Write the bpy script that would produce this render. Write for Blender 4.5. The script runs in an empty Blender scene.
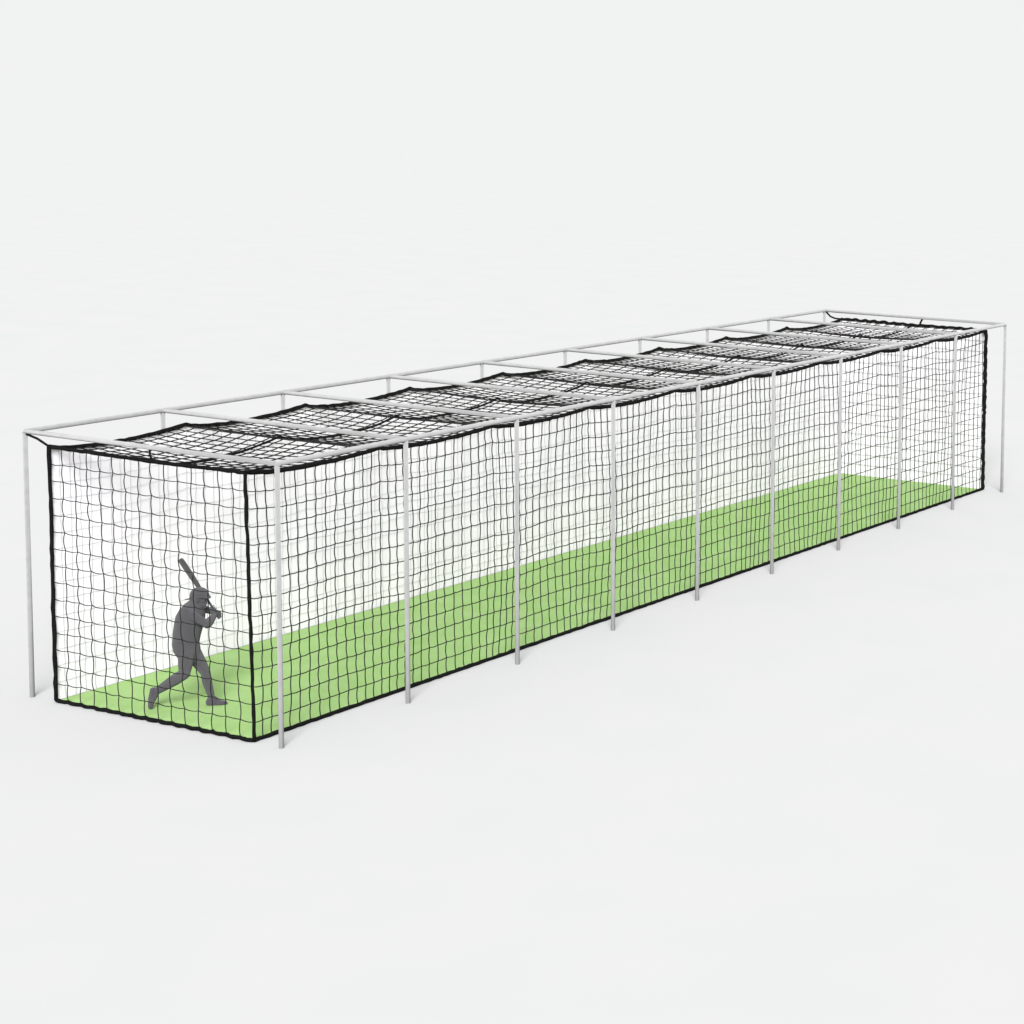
import bpy, bmesh, math, random
from mathutils import Vector, Matrix

random.seed(7)
SC = bpy.context.scene
COL = SC.collection
PI = math.pi

# ------------------------------------------------------------------ sizes (metres)
FRAME_W, FRAME_L, FRAME_H = 4.572, 20.243, 3.685      # pipe frame, 9 bays long
BAYS = 9
BAY = FRAME_L / BAYS
NX0, NX1 = 0.461, 4.105                               # net width inside the frame
PIPE = 0.032
CORD = 0.0066
ROPE = 0.027
Z_HANG = 3.52                                         # the roof net hangs a little under the cross bars


# ------------------------------------------------------------------ materials
def nodes_of(name):
    m = bpy.data.materials.new(name)
    m.use_nodes = True
    nt = m.node_tree
    return m, nt, nt.nodes['Principled BSDF']


def mottled(name, a, b, scale, rough=0.8, detail=4.0, bump=0.0, bump_scale=None, spec=0.3, matt=0.0):
    """two tones of one colour mixed by noise in the object's own coordinates"""
    m, nt, p = nodes_of(name)
    tc = nt.nodes.new('ShaderNodeTexCoord')
    n = nt.nodes.new('ShaderNodeTexNoise')
    n.inputs['Scale'].default_value = scale
    n.inputs['Detail'].default_value = detail
    r = nt.nodes.new('ShaderNodeValToRGB')
    r.color_ramp.elements[0].position = 0.35
    r.color_ramp.elements[1].position = 0.65
    r.color_ramp.elements[0].color = (*a, 1)
    r.color_ramp.elements[1].color = (*b, 1)
    nt.links.new(tc.outputs['Object'], n.inputs['Vector'])
    nt.links.new(n.outputs['Fac'], r.inputs['Fac'])
    nt.links.new(r.outputs['Color'], p.inputs['Base Color'])
    p.inputs['Roughness'].default_value = rough
    p.inputs['Specular IOR Level'].default_value = spec
    p.inputs['Diffuse Roughness'].default_value = matt
    if bump:
        n2 = nt.nodes.new('ShaderNodeTexNoise')
        n2.inputs['Scale'].default_value = bump_scale or scale * 8
        n2.inputs['Detail'].default_value = 3
        bm = nt.nodes.new('ShaderNodeBump')
        bm.inputs['Strength'].default_value = bump
        bm.inputs['Distance'].default_value = 0.01
        nt.links.new(tc.outputs['Object'], n2.inputs['Vector'])
        nt.links.new(n2.outputs['Fac'], bm.inputs['Height'])
        nt.links.new(bm.outputs['Normal'], p.inputs['Normal'])
    return m


M_GROUND = mottled('pale_ground', (0.430, 0.434, 0.434), (0.4395, 0.4395, 0.438), 0.55, 0.95, 8, spec=0.0)
M_TURF = mottled('green_turf', (0.250, 0.396, 0.142), (0.278, 0.424, 0.172), 2.2, 0.95, 9, 0.25, 90, spec=0.05)
M_LINER = mottled('white_sheet', (0.705, 0.682, 0.716), (0.735, 0.712, 0.746), 3.0, 0.8, 6, spec=0.1)
M_PIPE = mottled('pale_grey_pipe', (0.245, 0.245, 0.247), (0.27, 0.27, 0.27), 9.0, 0.8, 3, spec=0.1, matt=1.0)
M_CORD = mottled('black_cord', (0.010, 0.010, 0.010), (0.02, 0.02, 0.02), 14.0, 0.9, 2, spec=0.1)
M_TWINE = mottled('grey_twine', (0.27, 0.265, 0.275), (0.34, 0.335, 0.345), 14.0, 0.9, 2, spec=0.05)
M_ROPE = mottled('black_rope', (0.0035, 0.0035, 0.0035), (0.008, 0.008, 0.008), 40.0, 0.9, 2, 0.6, 160, spec=0.04)
M_BODY = mottled('dark_grey_figure', (0.065, 0.064, 0.067), (0.072, 0.071, 0.075), 5.0, 0.9, 3, spec=0.08, matt=1.0)
M_SHOE = mottled('dark_grey_shoe', (0.066, 0.060, 0.070), (0.078, 0.072, 0.082), 9.0, 0.9, 3, spec=0.08, matt=1.0)
M_BAT = mottled('dark_grey_bat', (0.056, 0.054, 0.056), (0.070, 0.067, 0.068), 12.0, 0.8, 3, spec=0.1, matt=1.0)


# ------------------------------------------------------------------ mesh helpers
class MB:
    """collects tubes and boxes, then links them as ONE mesh object"""

    def __init__(self):
        self.v, self.f = [], []

    def tube(self, pts, r, n=4, caps=True):
        pts = [Vector(q) for q in pts]
        rr = r if isinstance(r, (list, tuple)) else [r] * len(pts)
        base = len(self.v)
        up = None
        for i, q in enumerate(pts):
            a = pts[max(i - 1, 0)]
            b = pts[min(i + 1, len(pts) - 1)]
            t = (b - a).normalized()
            if up is None:
                ref = Vector((0, 0, 1)) if abs(t.z) < 0.9 else Vector((1, 0, 0))
                up = (ref - t * ref.dot(t)).normalized()
            else:
                up = (up - t * up.dot(t)).normalized()
            s = t.cross(up)
            for k in range(n):
                w = 2 * PI * (k + 0.5) / n
                self.v.append(q + (up * math.cos(w) + s * math.sin(w)) * rr[i])
        for i in range(len(pts) - 1):
            for k in range(n):
                a = base + i * n + k
                b = base + i * n + (k + 1) % n
                self.f.append((a, a + n, b + n, b))
        if caps:
            self.f.append(tuple(base + k for k in range(n)))
            e = base + (len(pts) - 1) * n
            self.f.append(tuple(e + k for k in reversed(range(n))))

    def sheet(self, grid, thick, normal):
        """a closed sheet of some thickness from a grid of points"""
        nv = Vector(normal) * thick
        R, Cn = len(grid), len(grid[0])
        base = len(self.v)
        for off in (Vector((0, 0, 0)), nv):
            for row in grid:
                for q in row:
                    self.v.append(Vector(q) + off)
        S = R * Cn
        idx = lambda s, i, j: base + s * S + i * Cn + j
        for i in range(R - 1):
            for j in range(Cn - 1):
                self.f.append((idx(0, i, j), idx(0, i, j + 1), idx(0, i + 1, j + 1), idx(0, i + 1, j)))
                self.f.append((idx(1, i, j), idx(1, i + 1, j), idx(1, i + 1, j + 1), idx(1, i, j + 1)))
        for i in range(R - 1):
            for j in (0, Cn - 1):
                self.f.append((idx(0, i, j), idx(0, i + 1, j), idx(1, i + 1, j), idx(1, i, j)))
        for j in range(Cn - 1):
            for i in (0, R - 1):
                self.f.append((idx(0, i, j), idx(1, i, j), idx(1, i, j + 1), idx(0, i, j + 1)))

    def build(self, name, mat, parent=None, smooth=True):
        me = bpy.data.meshes.new(name)
        me.from_pydata([tuple(q) for q in self.v], [], self.f)
        bm = bmesh.new()
        bm.from_mesh(me)
        bmesh.ops.recalc_face_normals(bm, faces=bm.faces)
        bm.to_mesh(me)
        bm.free()
        return link(name, me, mat, parent, smooth)


def link(name, me, mat, parent=None, smooth=True):
    me.materials.append(mat)
    if smooth:
        for q in me.polygons:
            q.use_smooth = True
    o = bpy.data.objects.new(name, me)
    COL.objects.link(o)
    if parent:
        o.parent = parent
        o.matrix_parent_inverse = Matrix.Translation(-parent.location)
    return o


def empty(name, loc):
    o = bpy.data.objects.new(name, None)
    COL.objects.link(o)
    o.location = loc
    return o


def tag(o, label, cat, kind=None, group=None):
    o['label'] = label
    o['category'] = cat
    if kind:
        o['kind'] = kind
    if group:
        o['group'] = group


# ------------------------------------------------------------------ ground
bm = bmesh.new()
bmesh.ops.create_circle(bm, cap_ends=True, segments=96, radius=6000)
me = bpy.data.meshes.new('ground')
bm.to_mesh(me)
bm.free()
ground = link('ground', me, M_GROUND, smooth=False)
ground['label'] = 'plain pale grey floor running out of sight'
ground['kind'] = 'structure'

# ------------------------------------------------------------------ turf mat
bm = bmesh.new()
bmesh.ops.create_cube(bm, size=1)
for v in bm.verts:
    v.co = Vector(((NX1 - NX0 - 0.01) * v.co.x, (FRAME_L - 0.01) * v.co.y, 0.016 * (v.co.z + 0.5)))
bmesh.ops.bevel(bm, geom=bm.edges[:], offset=0.004, segments=1, affect='EDGES')
me = bpy.data.meshes.new('turf_mat')
bm.to_mesh(me)
bm.free()
turf = link('turf_mat', me, M_TURF, smooth=False)
turf.location = ((NX0 + NX1) / 2, FRAME_L / 2, 0.002)
tag(turf, 'long bright green artificial turf mat covering the floor of the batting cage', 'turf mat')

# ------------------------------------------------------------------ pipe frame
frame = empty('cage_frame', (FRAME_W / 2, FRAME_L / 2, 0))
tag(frame, 'light grey pipe frame of posts, long rails and cross bars carrying the black net', 'cage frame')
for i in range(BAYS + 1):
    y = i * BAY
    for x in (0.0, FRAME_W):
        b = MB()
        b.tube([(x, y, 0.0), (x, y, FRAME_H - PIPE * 0.6)], PIPE, 16)
        b.build('post', M_PIPE, frame)
for x in (0.0, FRAME_W):
    b = MB()
    # the rail with a rounded elbow at either end
    pts = [(x, -0.0, FRAME_H - 0.03), (x, 0.012, FRAME_H - 0.01), (x, 0.04, FRAME_H)]
    pts += [(x, FRAME_L * k / 36, FRAME_H) for k in range(1, 36)]
    pts += [(x, FRAME_L - 0.04, FRAME_H), (x, FRAME_L - 0.012, FRAME_H - 0.01), (x, FRAME_L, FRAME_H - 0.03)]
    b.tube(pts, PIPE * 1.08, 16)
    b.build('top_rail', M_PIPE, frame)
for i in range(BAYS + 1):
    y = i * BAY
    b = MB()
    b.tube([(0.01, y, FRAME_H), (FRAME_W - 0.01, y, FRAME_H)], PIPE * 1.0, 16)
    b.build('cross_bar', M_PIPE, frame)


# ------------------------------------------------------------------ the net
def bay_t(y):
    q = y / BAY
    return q - math.floor(q + 1e-9)


def sag_shape(t):
    t = t ** 0.82                                # steep just past a bar, easing up to the next
    return (4 * t * (1 - t)) ** 0.82


MID_SAG = 0.062


def roof_z(u, y):
    """height of the roof net: held up at each cross bar, slack between them"""
    if y <= 0:
        t, y = 0.0, 0.0
    elif y >= FRAME_L:
        t, y = 0.0, FRAME_L
    else:
        t = bay_t(y)
    edge = 0.088 * (1 - u) + 0.064 * u
    k = int(min(y / BAY, BAYS - 1e-6))
    vary = 1.0 + 0.18 * math.sin(k * 2.3 + 1.0)
    s = (edge + MID_SAG * (4 * u * (1 - u)) * vary) * sag_shape(t)
    z = Z_HANG - 0.012 * (1 - abs(2 * u - 1)) - s
    z += 0.010 * math.sin(5.1 * u + 2.2 * y) * (4 * u * (1 - u)) * min(1, t * 5, (1 - t) * 5 + 0.2)
    return z


def nx(u):
    return NX0 + (NX1 - NX0) * u


def pull(y):
    """the loose front corner of the net is drawn inwards at the top"""
    return 0.078 * math.exp(-max(y, 0) / 0.9) - 0.0


def top_x(u, y):
    return nx(u) - pull(y) * u


def jit(a):
    return random.uniform(-a, a)


COLS_PER_BAY = 14
NL = COLS_PER_BAY * BAYS
NW = 15
NH = 15


def grid_panel(P, n, m, bow_a, bow_b, mb, sub=4, r=CORD, jitter=0.006):
    """knotted square mesh: P(a, b) gives the surface point for cell coordinates a in 0..n, b in 0..m and
    also the two directions in which a cord may stray inside the surface"""
    off = {}
    for i in range(n + 1):
        for j in range(m + 1):
            e = 0 if i in (0, n) or j in (0, m) else 1
            off[i, j] = (jit(jitter) * e, jit(jitter) * e)
    (da, db) = P(None, None)

    def pt(i, j, fi, fj):
        # blend the strays of the nearest knots
        a0, b0 = off[i, j]
        i2 = min(i + (1 if fi > 0 else 0), n)
        j2 = min(j + (1 if fj > 0 else 0), m)
        a1, b1 = off[i2, j2]
        w = fi + fj
        return P(i + fi, j + fj) + da * (a0 * (1 - w) + a1 * w) + db * (b0 * (1 - w) + b1 * w)

    for i in range(1, n):                       # cords along b
        pts = []
        for j in range(m):
            amp = bow_a * random.uniform(0.35, 1.3) * (1 if random.random() < 0.86 else -0.5)
            for s in range(sub):
                f = s / sub
                pts.append(pt(i, j, 0, f) + da * (amp * 4 * f * (1 - f)))
        pts.append(P(i, m))
        mb.tube(pts, r, 4)
    for j in range(1, m):                       # cords along a
        pts = []
        for i in range(n):
            amp = bow_b * random.uniform(0.3, 1.3)
            for s in range(sub - 1):
                f = s / (sub - 1)
                pts.append(pt(i, j, f, 0) + db * (amp * 4 * f * (1 - f)))
        pts.append(P(n, j))
        mb.tube(pts, r, 4)


def side_bunch(a):
    """net bunches up a little before each post"""
    q = a / COLS_PER_BAY
    return (q - 0.018 * math.sin(2 * PI * q) - 0.012 * math.sin(2 * PI * q * 1.37 + 1)
            * math.sin(PI * q / BAYS)) * BAY


def P_right(a, b):
    if a is None:
        return Vector((0, 1, 0)), Vector((0, 0, 1))
    y = side_bunch(a)
    top = roof_z(1, y)
    v = b / NH
    x = NX1 + 0.05 * math.sin(2 * PI * y / BAY + 0.7) * math.sin(PI * v) + 0.02 * math.sin(y * 1.9) * math.sin(PI * v)
    if a <= 0 or a >= NL:
        x = NX1
    x -= pull(y) * v
    return Vector((x, y, 0.035 + (top - 0.035) * v))


def P_front(a, b):
    if a is None:
        return Vector((1, 0, 0)), Vector((0, 0, 1))
    u = a / NW
    top = roof_z(u, 0)
    v = b / NH
    y = 0.02 * math.sin(2.3 * PI * u + 0.6) * math.sin(PI * v)
    return Vector((nx(u) - pull(0) * u * v, y, 0.035 + (top - 0.035) * v))


def P_roof(a, b):
    if a is None:
        return Vector((0, 1, 0)), Vector((1, 0, 0))
    y = min(max((a - 0.5) / (NL - 1), 0), 1) * FRAME_L      # no cord lies exactly on a ridge
    u = b / NW
    return Vector((top_x(u, y), y, roof_z(u, y)))


net = empty('batting_net', (FRAME_W / 2, FRAME_L / 2, 0))
tag(net, 'long black knotted batting cage net with rope edges hanging inside the grey frame', 'net')

mb = MB()
grid_panel(P_front, NW, NH, -0.024, -0.014, mb, 6, 0.0064)
mb.build('front_netting', M_CORD, net)
mb = MB()
grid_panel(P_right, NL, NH, -0.017, -0.008, mb, 5, 0.0073)
mb.build('side_netting', M_CORD, net)
mb = MB()
grid_panel(P_roof, NL, NW, 0.008, 0.014, mb, 4, 0.0088, 0.012)
mb.build('roof_netting', M_CORD, net)


def P_left(a, b):
    if a is None:
        return Vector((0, 1, 0)), Vector((0, 0, 1))
    y = a / NL * FRAME_L
    return Vector((NX0 - 0.005, y, 0.03 + (roof_z(0, y) - 0.03) * b / NH))


def P_end(a, b):
    if a is None:
        return Vector((1, 0, 0)), Vector((0, 0, 1))
    return Vector((nx(a / NW), FRAME_L - 0.004, 0.03 + (roof_z(a / NW, FRAME_L) - 0.03) * b / NH))


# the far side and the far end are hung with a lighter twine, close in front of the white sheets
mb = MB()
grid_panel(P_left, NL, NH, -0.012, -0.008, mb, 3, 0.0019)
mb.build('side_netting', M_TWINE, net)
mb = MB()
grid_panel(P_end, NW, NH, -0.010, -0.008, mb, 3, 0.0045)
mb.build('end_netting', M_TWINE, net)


# white sheets that close the far long side and the far end, hung just inside the ropes
def wavy_sheet(f, n, m, normal, name):
    b = MB()
    b.sheet([[f(i / n, j / m) for j in range(m + 1)] for i in range(n + 1)], 0.004, normal)
    return b.build(name, M_LINER, net, smooth=False)


def left_sheet(a, v):
    y = a * (FRAME_L + 0.022)
    top = roof_z(0, y)
    x = NX0 - 0.018 + 0.010 * math.sin(2 * PI * y / BAY) * math.sin(PI * v)
    return (x, y, 0.012 + (top - 0.012) * v)


def end_sheet(a, v):
    top = roof_z(a, FRAME_L)
    return (NX0 - 0.017 + (NX1 - NX0 + 0.017) * a, FRAME_L + 0.018, 0.012 + (top - 0.012) * v)


wavy_sheet(left_sheet, BAYS * 16, 8, (-1, 0, 0), 'white_sheet')
wavy_sheet(end_sheet, 12, 8, (0, 1, 0), 'white_sheet')


def rope(f, n, name, amp=0.006, r=ROPE, wob=None, m=8):
    """border rope laced to the net: small lumps at each lacing"""
    b = MB()
    pts, rr = [], []
    for i in range(n + 1):
        q = Vector(f(i / n))
        e = 0 if i in (0, n) else 1
        q += Vector((jit(amp), jit(amp), jit(amp))) * e
        if wob:
            q += Vector(wob(i / n)) * e
        pts.append(q)
        rr.append(r * random.uniform(0.86, 1.14))
    b.tube(pts, rr, m)
    return b.build(name, M_ROPE, net)


NS = NL * 2
rope(lambda s: (NX1, s * FRAME_L, 0.03), NS, 'border_rope', 0.005)
rope(lambda s: (NX0 - 0.055, 0.1 + s * (FRAME_L - 0.1), 0.03), NS, 'border_rope', 0.002)
rope(lambda s: (nx(s), 0, 0.03), NW * 5, 'border_rope', 0.003,
     wob=lambda s: (0, -0.030 * abs(math.sin(PI * s * NW)) ** 1.0, 0))
rope(lambda s: (nx(s), FRAME_L + 0.055, 0.03), NW * 2, 'border_rope', 0.002)
rope(lambda s: (top_x(1, s * FRAME_L), s * FRAME_L, roof_z(1, s * FRAME_L) + 0.004), NS, 'border_rope', 0.003, ROPE * 1.12)
rope(lambda s: (NX0, s * FRAME_L, roof_z(0, s * FRAME_L) + 0.004), NS, 'border_rope', 0.004, ROPE * 1.12)
rope(lambda s: (top_x(s, 0), 0, roof_z(s, 0)), NW * 4, 'border_rope', 0.004, ROPE * 0.95,
     wob=lambda s: (0, 0, -0.007 * abs(math.sin(PI * s * NW))))
rope(lambda s: (nx(s), FRAME_L, roof_z(s, FRAME_L)), NW * 4, 'border_rope', 0.008, ROPE * 1.15,
     wob=lambda s: (0, 0, 0.016 * math.sin(PI * s * NW) ** 2))
rope(lambda s: (NX0, 0, 0.03 + s * (Z_HANG - 0.03)), 30, 'border_rope', 0.006)
rope(lambda s: (NX1 - pull(0) * s, 0, 0.03 + s * (Z_HANG - 0.03)), 30, 'border_rope', 0.006, ROPE * 0.9)
rope(lambda s: (NX1, FRAME_L, 0.03 + s * (Z_HANG - 0.03)), 60, 'border_rope', 0.010, ROPE * 1.5)
rope(lambda s: (NX0 - 0.055, FRAME_L + 0.055, 0.03 + s * (Z_HANG - 0.05)), 30, 'border_rope', 0.004, ROPE)
# the seam along the middle of the roof
rope(lambda s: (top_x(0.5, s * FRAME_L), s * FRAME_L, roof_z(0.5, s * FRAME_L) + 0.008), NS, 'seam_rope', 0.002, 0.017)


def tie(pts, r=0.011):
    b = MB()
    b.tube(pts, r, 6)
    b.build('tie_cord', M_ROPE, net)


zc = roof_z(0.5, 0)
tie([(0.03, 0.0, FRAME_H - 0.035), (0.24, 0.0, FRAME_H - 0.08), (NX0, 0, Z_HANG)], 0.016)
tie([(FRAME_W - 0.02, 0.0, FRAME_H - 0.035), (4.33, 0.0, FRAME_H - 0.075), (NX1 - pull(0), 0, Z_HANG)], 0.016)
tie([(nx(0.5) + 0.06, 0.0, FRAME_H - 0.02), (nx(0.5) + 0.07, -0.005, 3.585), (nx(0.5) + 0.10, 0, zc)], 0.014)
tie([(0.05, FRAME_L, FRAME_H - 0.03), (0.16, FRAME_L, 3.56), (0.28, FRAME_L, 3.525), (NX0, FRAME_L, Z_HANG)], 0.02)
tie([(nx(0.5) + 0.25, FRAME_L, FRAME_H - 0.01), (nx(0.5) + 0.20, FRAME_L, 3.59), (nx(0.5) + 0.17, FRAME_L, zc)], 0.022)

# ------------------------------------------------------------------ the batter
# own axes: u = the way the figure strides, d = to its left-hand side, v = up
BO = Vector((2.1, 0.7, 0.018))
BU = Vector((0.6606, 0.7507, 0.0))
BD = Vector((-0.7507, 0.6606, 0.0))


def J(a, b, d=0.0):
    """pose sheet units (a to the right, b down, d depth in metres) -> world"""
    # b and a are drawn at 72 and 80.8 to the metre on the pose sheet, seen slightly from above
    v, u = 0.8, 0.0
    for _ in range(4):
        u = (a - 184.52 + 1.5 * (v - 0.8) + 0.34 * d) / 80.8
        v = 0.8 + (648.44 - b - 6.3 * u - 18.66 * d) / 72.07
    return Vector((BO.x, BO.y, 0)) + BU * u + BD * d + Vector((0, 0, v))


def capsule(bm, p0, r0, p1, r1, sub=2):
    """closed tapered rod with round ends"""
    n = 6 * sub + 4
    ax = p1 - p0
    L = ax.length
    t = ax / L if L > 1e-6 else Vector((0, 0, 1))
    ref = Vector((0, 0, 1)) if abs(t.z) < 0.9 else Vector((1, 0, 0))
    e1 = (ref - t * ref.dot(t)).normalized()
    e2 = t.cross(e1)
    si = max(-0.95, min(0.95, (r0 - r1) / L)) if L > 1e-6 else 0.0
    mid = math.asin(si)
    K = 2 + sub
    prof = []
    for i in range(K + 1):
        an = -PI / 2 + (mid + PI / 2) * i / K
        prof.append((p0, r0, an))
    for i in range(K + 1):
        an = mid + (PI / 2 - mid) * i / K
        prof.append((p1, r1, an))
    south = bm.verts.new(p0 - t * r0)
    north = bm.verts.new(p1 + t * r1)
    loops = []
    for c, r, an in prof[1:-1]:
        loops.append([bm.verts.new(c + t * (r * math.sin(an)) + (e1 * math.cos(2 * PI * k / n) + e2 * math.sin(2 * PI * k / n)) * (r * math.cos(an)))
                      for k in range(n)])
    for A, B in zip(loops[:-1], loops[1:]):
        for k in range(n):
            bm.faces.new((A[k], A[(k + 1) % n], B[(k + 1) % n], B[k]))
    for k in range(n):
        bm.faces.new((south, loops[0][(k + 1) % n], loops[0][k]))
        bm.faces.new((north, loops[-1][k], loops[-1][(k + 1) % n]))


def chain(bm, pts, rads, sub=2):
    for i in range(len(pts) - 1):
        capsule(bm, pts[i], rads[i], pts[i + 1], rads[i + 1], sub)


def ellipsoid(bm, c, axes, size, sub=3):
    m = Matrix.Identity(4)
    for k in range(3):
        ax = axes[k].normalized() * size[k]
        for r in range(3):
            m[r][k] = ax[r]
    m.translation = c
    bmesh.ops.create_icosphere(bm, subdivisions=sub, radius=1, matrix=m)


def loft(bm, rings, n=28):
    """rings: (centre, half width vector, half depth vector)"""
    loops = []
    for c, wv, dv in rings:
        loops.append([bm.verts.new(c + wv * math.cos(2 * PI * k / n) + dv * math.sin(2 * PI * k / n)) for k in range(n)])
    for a, b in zip(loops[:-1], loops[1:]):
        for k in range(n):
            bm.faces.new((a[k], a[(k + 1) % n], b[(k + 1) % n], b[k]))
    bm.faces.new(list(reversed(loops[0])))
    bm.faces.new(loops[-1])


def fuse(bm, name, voxel, smooth_iter, mat, parent):
    """grow one continuous skin over the overlapping shapes"""
    bmesh.ops.recalc_face_normals(bm, faces=bm.faces)
    me = bpy.data.meshes.new(name + '_raw')
    bm.to_mesh(me)
    bm.free()
    o = bpy.data.objects.new(name + '_raw', me)
    COL.objects.link(o)
    r = o.modifiers.new('r', 'REMESH')
    r.mode = 'VOXEL'
    r.voxel_size = voxel
    s = o.modifiers.new('s', 'SMOOTH')
    s.factor = 0.5
    s.iterations = smooth_iter
    dg = bpy.context.evaluated_depsgraph_get()
    out = bpy.data.meshes.new_from_object(o.evaluated_get(dg))
    bpy.data.objects.remove(o)
    bpy.data.meshes.remove(me)
    out.name = name
    out.materials.clear()
    return link(name, out, mat, parent)


UP = Vector((0, 0, 1))
batter = empty('person', (BO.x, BO.y, 0.018))
tag(batter, 'dark grey batter in helmet mid stride with a bat raised behind the head', 'person')

chest_n = (BU * math.cos(math.radians(48)) - BD * math.sin(math.radians(48)))
chest_l = UP.cross(chest_n)                      # towards the person's left shoulder

bm = bmesh.new()
# torso: centre on the pose sheet, half width, half depth, lean
tor = [(190.5, 661, 0.105, 0.085), (189.2, 656, 0.165, 0.125), (187.0, 650, 0.192, 0.140), (185.8, 643.5, 0.194, 0.140),
       (186.6, 637, 0.200, 0.144), (187.8, 630, 0.214, 0.148), (189.6, 622, 0.226, 0.148), (190.6, 614, 0.222, 0.135),
       (192.0, 608, 0.190, 0.112), (193.2, 603.5, 0.140, 0.095), (195.0, 600.5, 0.08, 0.075)]
loft(bm, [(J(a, b), chest_l * w, chest_n * h) for a, b, w, h in tor])
# neck and head
chain(bm, [J(194.5, 609), J(198.0, 600)], [0.075, 0.064], 3)
HC = J(199.6, 597.6)
face = (BU * 0.97 - BD * 0.22 - UP * 0.08).normalized()
fside = UP.cross(face).normalized()
fup = face.cross(fside)
ellipsoid(bm, HC + fup * 0.02, (face, fside, fup), (0.099, 0.078, 0.110))
ellipsoid(bm, HC + face * 0.035 - fup * 0.075, (face, fside, fup), (0.062, 0.056, 0.066))      # jaw
capsule(bm, HC + face * 0.078 - fup * 0.122, 0.020, HC + face * 0.074 - fup * 0.128, 0.020)    # chin
capsule(bm, HC + face * 0.092 + fup * 0.012, 0.010, HC + face * 0.112 - fup * 0.030, 0.015)    # nose
for s in (-1, 1):
    capsule(bm, HC + face * 0.103 - fup * 0.033 + fside * 0.011 * s, 0.009,
            HC + face * 0.097 - fup * 0.033 + fside * 0.014 * s, 0.009)                        # nostrils
    capsule(bm, HC + face * 0.094 + fup * 0.026 + fside * 0.014 * s, 0.011,
            HC + face * 0.080 + fup * 0.026 + fside * 0.048 * s, 0.010)                        # brow
    ellipsoid(bm, HC + face * 0.083 + fup * 0.006 + fside * 0.031 * s, (face, fside, fup), (0.012, 0.014, 0.011), 2)  # eye
    capsule(bm, HC + face * 0.066 - fup * 0.026 + fside * 0.046 * s, 0.020,
            HC + face * 0.058 - fup * 0.030 + fside * 0.050 * s, 0.020)                        # cheek
    ellipsoid(bm, HC - face * 0.008 - fup * 0.012 + fside * 0.080 * s, (face, fside, fup), (0.022, 0.010, 0.034), 2)  # ear
capsule(bm, HC + face * 0.090 - fup * 0.066 - fside * 0.022, 0.010, HC + face * 0.090 - fup * 0.066 + fside * 0.022, 0.010)
capsule(bm, HC + face * 0.086 - fup * 0.085 - fside * 0.018, 0.011, HC + face * 0.086 - fup * 0.085 + fside * 0.018, 0.011)

# bat axis, through both fists
GRIP = J(212.6, 607.2, 0.05)
TIP = J(180.0, 558.6, 0.22)
BAT = (TIP - GRIP).normalized()

# right arm, nearer the chest side, elbow low; left arm with the elbow out in front
r_wrist = J(214.4, 615.2, -0.02)
l_wrist = J(219.2, 615.0, 0.13)
RS, RE = J(185.2, 611.5, -0.12), J(207.4, 624.4, -0.17)
LS, LE = J(200.6, 607.8, 0.11), J(218.6, 612.8, 0.27)
chain(bm, [RS, RS.lerp(RE, 0.45), RE], [0.074, 0.062, 0.046], 3)
chain(bm, [RE, RE.lerp(r_wrist, 0.3), r_wrist], [0.057, 0.058, 0.037], 3)
chain(bm, [LS, LS.lerp(LE, 0.45), LE], [0.060, 0.044, 0.040], 3)
chain(bm, [LE, LE.lerp(l_wrist, 0.3), l_wrist], [0.040, 0.043, 0.029], 3)


def fist(bm, c, wrist, flip):
    """a hand closed round the bat: palm, four bent fingers of unequal length, a thumb from the side"""
    w = wrist - c
    w = (w - BAT * w.dot(BAT)).normalized()
    q = BAT.cross(w) * flip
    pc = c + w * 0.030
    for k in (-1, 0, 1):                                            # palm, a flat pad along the handle
        capsule(bm, pc + BAT * 0.026 * k - q * 0.012, 0.016, pc + BAT * 0.022 * k + w * 0.038, 0.017)
    capsule(bm, pc + w * 0.036, 0.024, wrist, 0.028)
    for k, ln in enumerate((0.86, 1.0, 0.95, 0.76)):
        o = c + BAT * (0.036 - 0.0245 * k)
        R = 0.0235
        prev = None
        steps = 8
        for s in range(steps + 1):
            an = math.radians(-35 + 255 * ln * s / steps)
            pt = o + (w * math.cos(an) + q * math.sin(an)) * (R + (0.007 if s in (2, 5) else 0))
            r = 0.0096 - 0.0022 * s / steps
            if prev is not None:
                capsule(bm, prev[0], prev[1], pt, r, 1)
            prev = (pt, r)
    prev = None
    for s in range(5):                                              # thumb
        an = math.radians(-40 - 105 * s / 4)
        pt = c + BAT * (0.020 + 0.030 * s / 4) + (w * math.cos(an) + q * math.sin(an)) * 0.027
        r = 0.0125 - 0.003 * s / 4
        if prev is not None:
            capsule(bm, prev[0], prev[1], pt, r, 1)
        prev = (pt, r)


fist(bm, GRIP - BAT * 0.025, r_wrist, 1)
fist(bm, GRIP - BAT * 0.126, l_wrist, -1)

# legs
RH, RK, RA = J(186.5, 654, -0.08), J(184.6, 673.5, -0.24), J(157.5, 690.5, -0.08)
LH, LK, LA = J(193.5, 653.5, 0.06), J(205.4, 672.0, -0.10), J(211.8, 698.0, -0.14)
chain(bm, [RH, RH.lerp(RK, 0.5), RK], [0.108, 0.094, 0.070], 3)
capsule(bm, J(185.5, 655, -0.05), 0.100, J(188, 661, -0.09), 0.085, 3)
chain(bm, [RK, RK.lerp(RA, 0.35), RA], [0.074, 0.078, 0.050], 3)
chain(bm, [LH, LH.lerp(LK, 0.5), LK], [0.105, 0.088, 0.064], 3)
chain(bm, [LK, LK.lerp(LA, 0.35) - BU * 0.008, LA], [0.062, 0.063, 0.041], 3)
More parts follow.
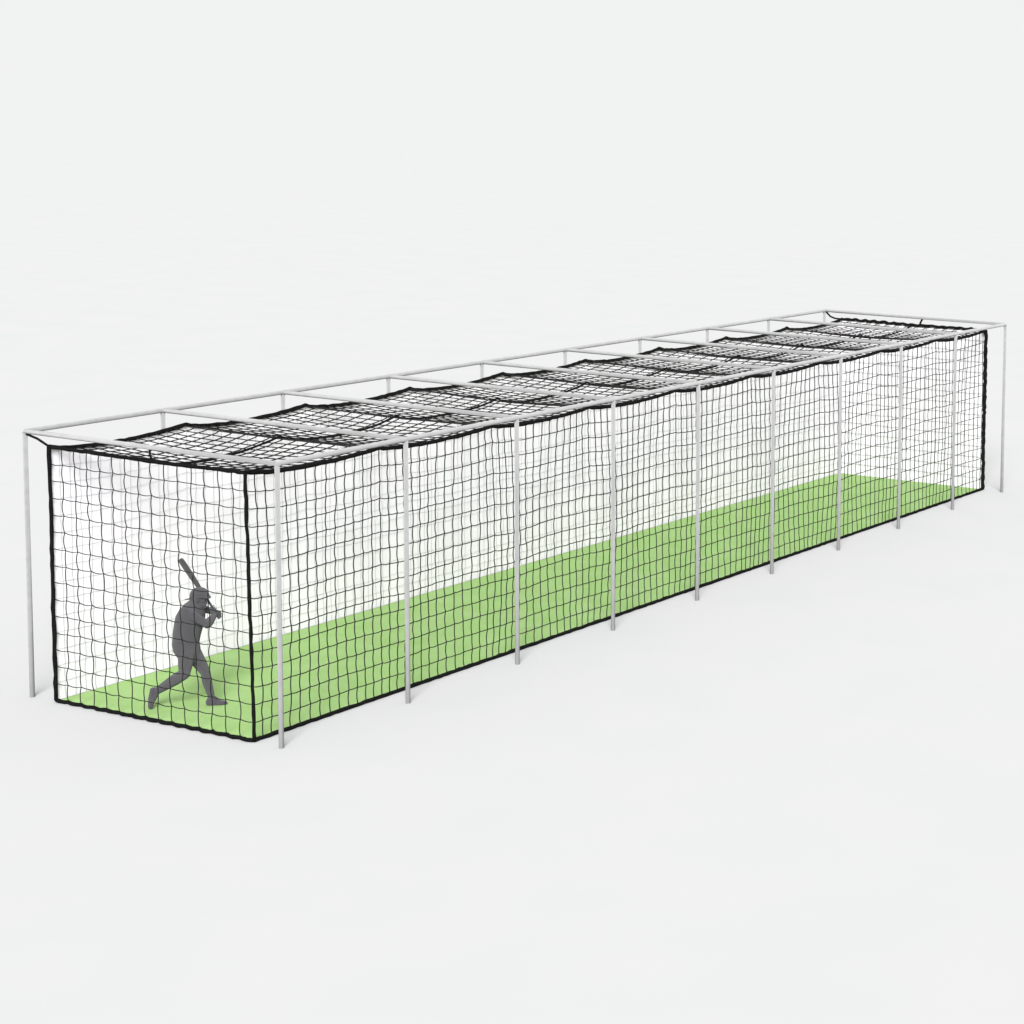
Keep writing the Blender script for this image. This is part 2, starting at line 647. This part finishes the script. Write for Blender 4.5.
# feet under the shoes
chain(bm, [RA, J(153.5, 699.5, -0.07)], [0.040, 0.034], 2)
chain(bm, [LA, J(213.5, 702.0, -0.14)], [0.040, 0.036], 2)
body = fuse(bm, 'body', 0.0038, 5, M_BODY, batter)


def shoe(pts):
    bm = bmesh.new()
    for p0, r0, p1, r1 in pts:
        capsule(bm, p0, r0, p1, r1, 3)
    return fuse(bm, 'shoe', 0.006, 4, M_SHOE, batter)


def on_turf(p, h):
    return Vector((p.x, p.y, 0.018 + h))


# rear shoe: heel lifted, standing on the toes
rt = on_turf(J(150.8, 704.0, -0.06), 0.036)
rb = J(151.6, 699.0, -0.06)
rh = J(153.4, 690.2, -0.07)
shoe([(rh, 0.042, rb, 0.044), (rb + BD * 0.012, 0.042, rt + BD * 0.010, 0.034), (rb - BD * 0.012, 0.042, rt - BD * 0.012, 0.034),
      (rh, 0.044, RA, 0.050)])
# front shoe: flat
fh = on_turf(J(208.8, 703.4, -0.14), 0.036)
fb = on_turf(J(220.0, 703.4, -0.16), 0.032)
ft = on_turf(J(225.6, 703.2, -0.16), 0.026)
shoe([(fh, 0.038, fb, 0.034), (fb + BD * 0.012, 0.033, ft + BD * 0.008, 0.026), (fb - BD * 0.012, 0.033, ft - BD * 0.010, 0.026),
      (fh + UP * 0.012, 0.040, LA, 0.048), (LA + BU * 0.012, 0.040, fb + UP * 0.004, 0.028)])

# helmet: shell, brim, ear flaps
bm = bmesh.new()
hel = HC + fup * 0.030 - face * 0.004
ellipsoid(bm, hel, (face, fside, fup), (0.124, 0.104, 0.116), 4)
cut = hel - fup * 0.018
bmesh.ops.bisect_plane(bm, geom=bm.verts[:] + bm.edges[:] + bm.faces[:], plane_co=cut, plane_no=fup, clear_inner=True)
edges = [e for e in bm.edges if e.is_boundary]
bmesh.ops.contextual_create(bm, geom=edges)
for s in (-1, 1):                                                   # ear flaps
    capsule(bm, hel - face * 0.018 + fside * 0.088 * s, 0.018, hel - face * 0.022 + fside * 0.084 * s - fup * 0.082, 0.016)
    capsule(bm, hel - face * 0.075 + fside * 0.064 * s, 0.018, hel - face * 0.066 + fside * 0.062 * s - fup * 0.075, 0.016)
    capsule(bm, hel - face * 0.018 + fside * 0.084 * s - fup * 0.082, 0.016, hel - face * 0.066 + fside * 0.062 * s - fup * 0.075, 0.016)
    capsule(bm, hel - face * 0.045 + fside * 0.080 * s, 0.018, hel - face * 0.045 + fside * 0.076 * s - fup * 0.07, 0.018)
capsule(bm, hel - face * 0.110 - fup * 0.02, 0.016, hel - face * 0.100 - fup * 0.062, 0.020)
capsule(bm, hel - face * 0.100 - fup * 0.052, 0.013, hel - face * 0.178 - fup * 0.066, 0.008)     # lip at the nape
for k in range(-9, 10):                                             # brim
    q = fside * 0.008 * k
    L = 0.142 - 0.0022 * (k / 3) ** 2
    capsule(bm, hel + face * 0.085 + q - fup * 0.008, 0.011, hel + face * L + q - fup * 0.020, 0.008)
fuse(bm, 'helmet', 0.0055, 4, M_BODY, batter)

# ------------------------------------------------------------------ the bat, held in both hands
prof = [(0.0, 0.004), (0.002, 0.020), (0.010, 0.024), (0.020, 0.018), (0.034, 0.0135), (0.16, 0.0125), (0.28, 0.0145),
        (0.40, 0.021), (0.50, 0.028), (0.60, 0.0325), (0.70, 0.0335), (0.80, 0.0335), (0.845, 0.032), (0.862, 0.025), (0.866, 0.010)]
KN = GRIP - BAT * 0.182
LB = (TIP - KN).length
k = LB / 0.866
b = MB()
b.tube([(BAT * (z * k)) for z, r in prof], [r * 1.12 for z, r in prof], 24)
bat = b.build('baseball_bat', M_BAT)
bat.location = KN
tag(bat, 'dark grey baseball bat raised above the helmet of the batter', 'bat')

# ------------------------------------------------------------------ light
EL = math.radians(32)
az = Vector((0.58, -0.815, 0)).normalized()                         # the light comes from behind the viewer's left shoulder
sun_dir = (az * math.cos(EL) + UP * math.sin(EL)).normalized()
ld = bpy.data.lights.new('soft_sun', 'SUN')
ld.energy = 4.8
ld.angle = math.radians(27)
ld.color = (1.0, 1.0, 1.0)
lo = bpy.data.objects.new('soft_sun', ld)
COL.objects.link(lo)
lo.location = sun_dir * 60
lo.rotation_euler = sun_dir.to_track_quat('Z', 'Y').to_euler()

w = bpy.data.worlds.new('World')
SC.world = w
w.use_nodes = True
bg = w.node_tree.nodes['Background']
bg.inputs['Color'].default_value = (0.995, 1.0, 1.0, 1)
bg.inputs['Strength'].default_value = 0.885 / 2 ** 0.5

# ------------------------------------------------------------------ camera
cx, cy, cz, yaw, pitch, roll = 24.3149745, -18.827356, 8.45442896, -0.422811362, -0.104560138, 0.0266549342
fw = Vector((math.sin(yaw) * math.cos(pitch), math.cos(yaw) * math.cos(pitch), math.sin(pitch)))
r0 = Vector((math.cos(yaw), -math.sin(yaw), 0))
u0 = r0.cross(fw)
r1 = r0 * math.cos(roll) + u0 * math.sin(roll)
u1 = -r0 * math.sin(roll) + u0 * math.cos(roll)
cd = bpy.data.cameras.new('camera')
cam = bpy.data.objects.new('camera', cd)
COL.objects.link(cam)
m = Matrix.Identity(4)
for i in range(3):
    m[i][0], m[i][1], m[i][2] = r1[i], u1[i], -fw[i]
m.translation = (cx, cy, cz)
cam.matrix_world = m
cd.sensor_width = 36
cd.lens = 2033.45653 / 1024 * 36
cd.shift_x = -584.696818 / 1024
cd.shift_y = -193.52595 / 1024
cd.clip_start = 0.5
cd.clip_end = 20000
SC.camera = cam

SC.render.resolution_x = SC.render.resolution_y = 1024
SC.view_settings.view_transform = 'Standard'
SC.view_settings.look = 'None'
SC.view_settings.exposure = 0.5
SC.view_settings.gamma = 1
SC.view_settings.use_curve_mapping = False
SC.cycles.max_bounces = 8
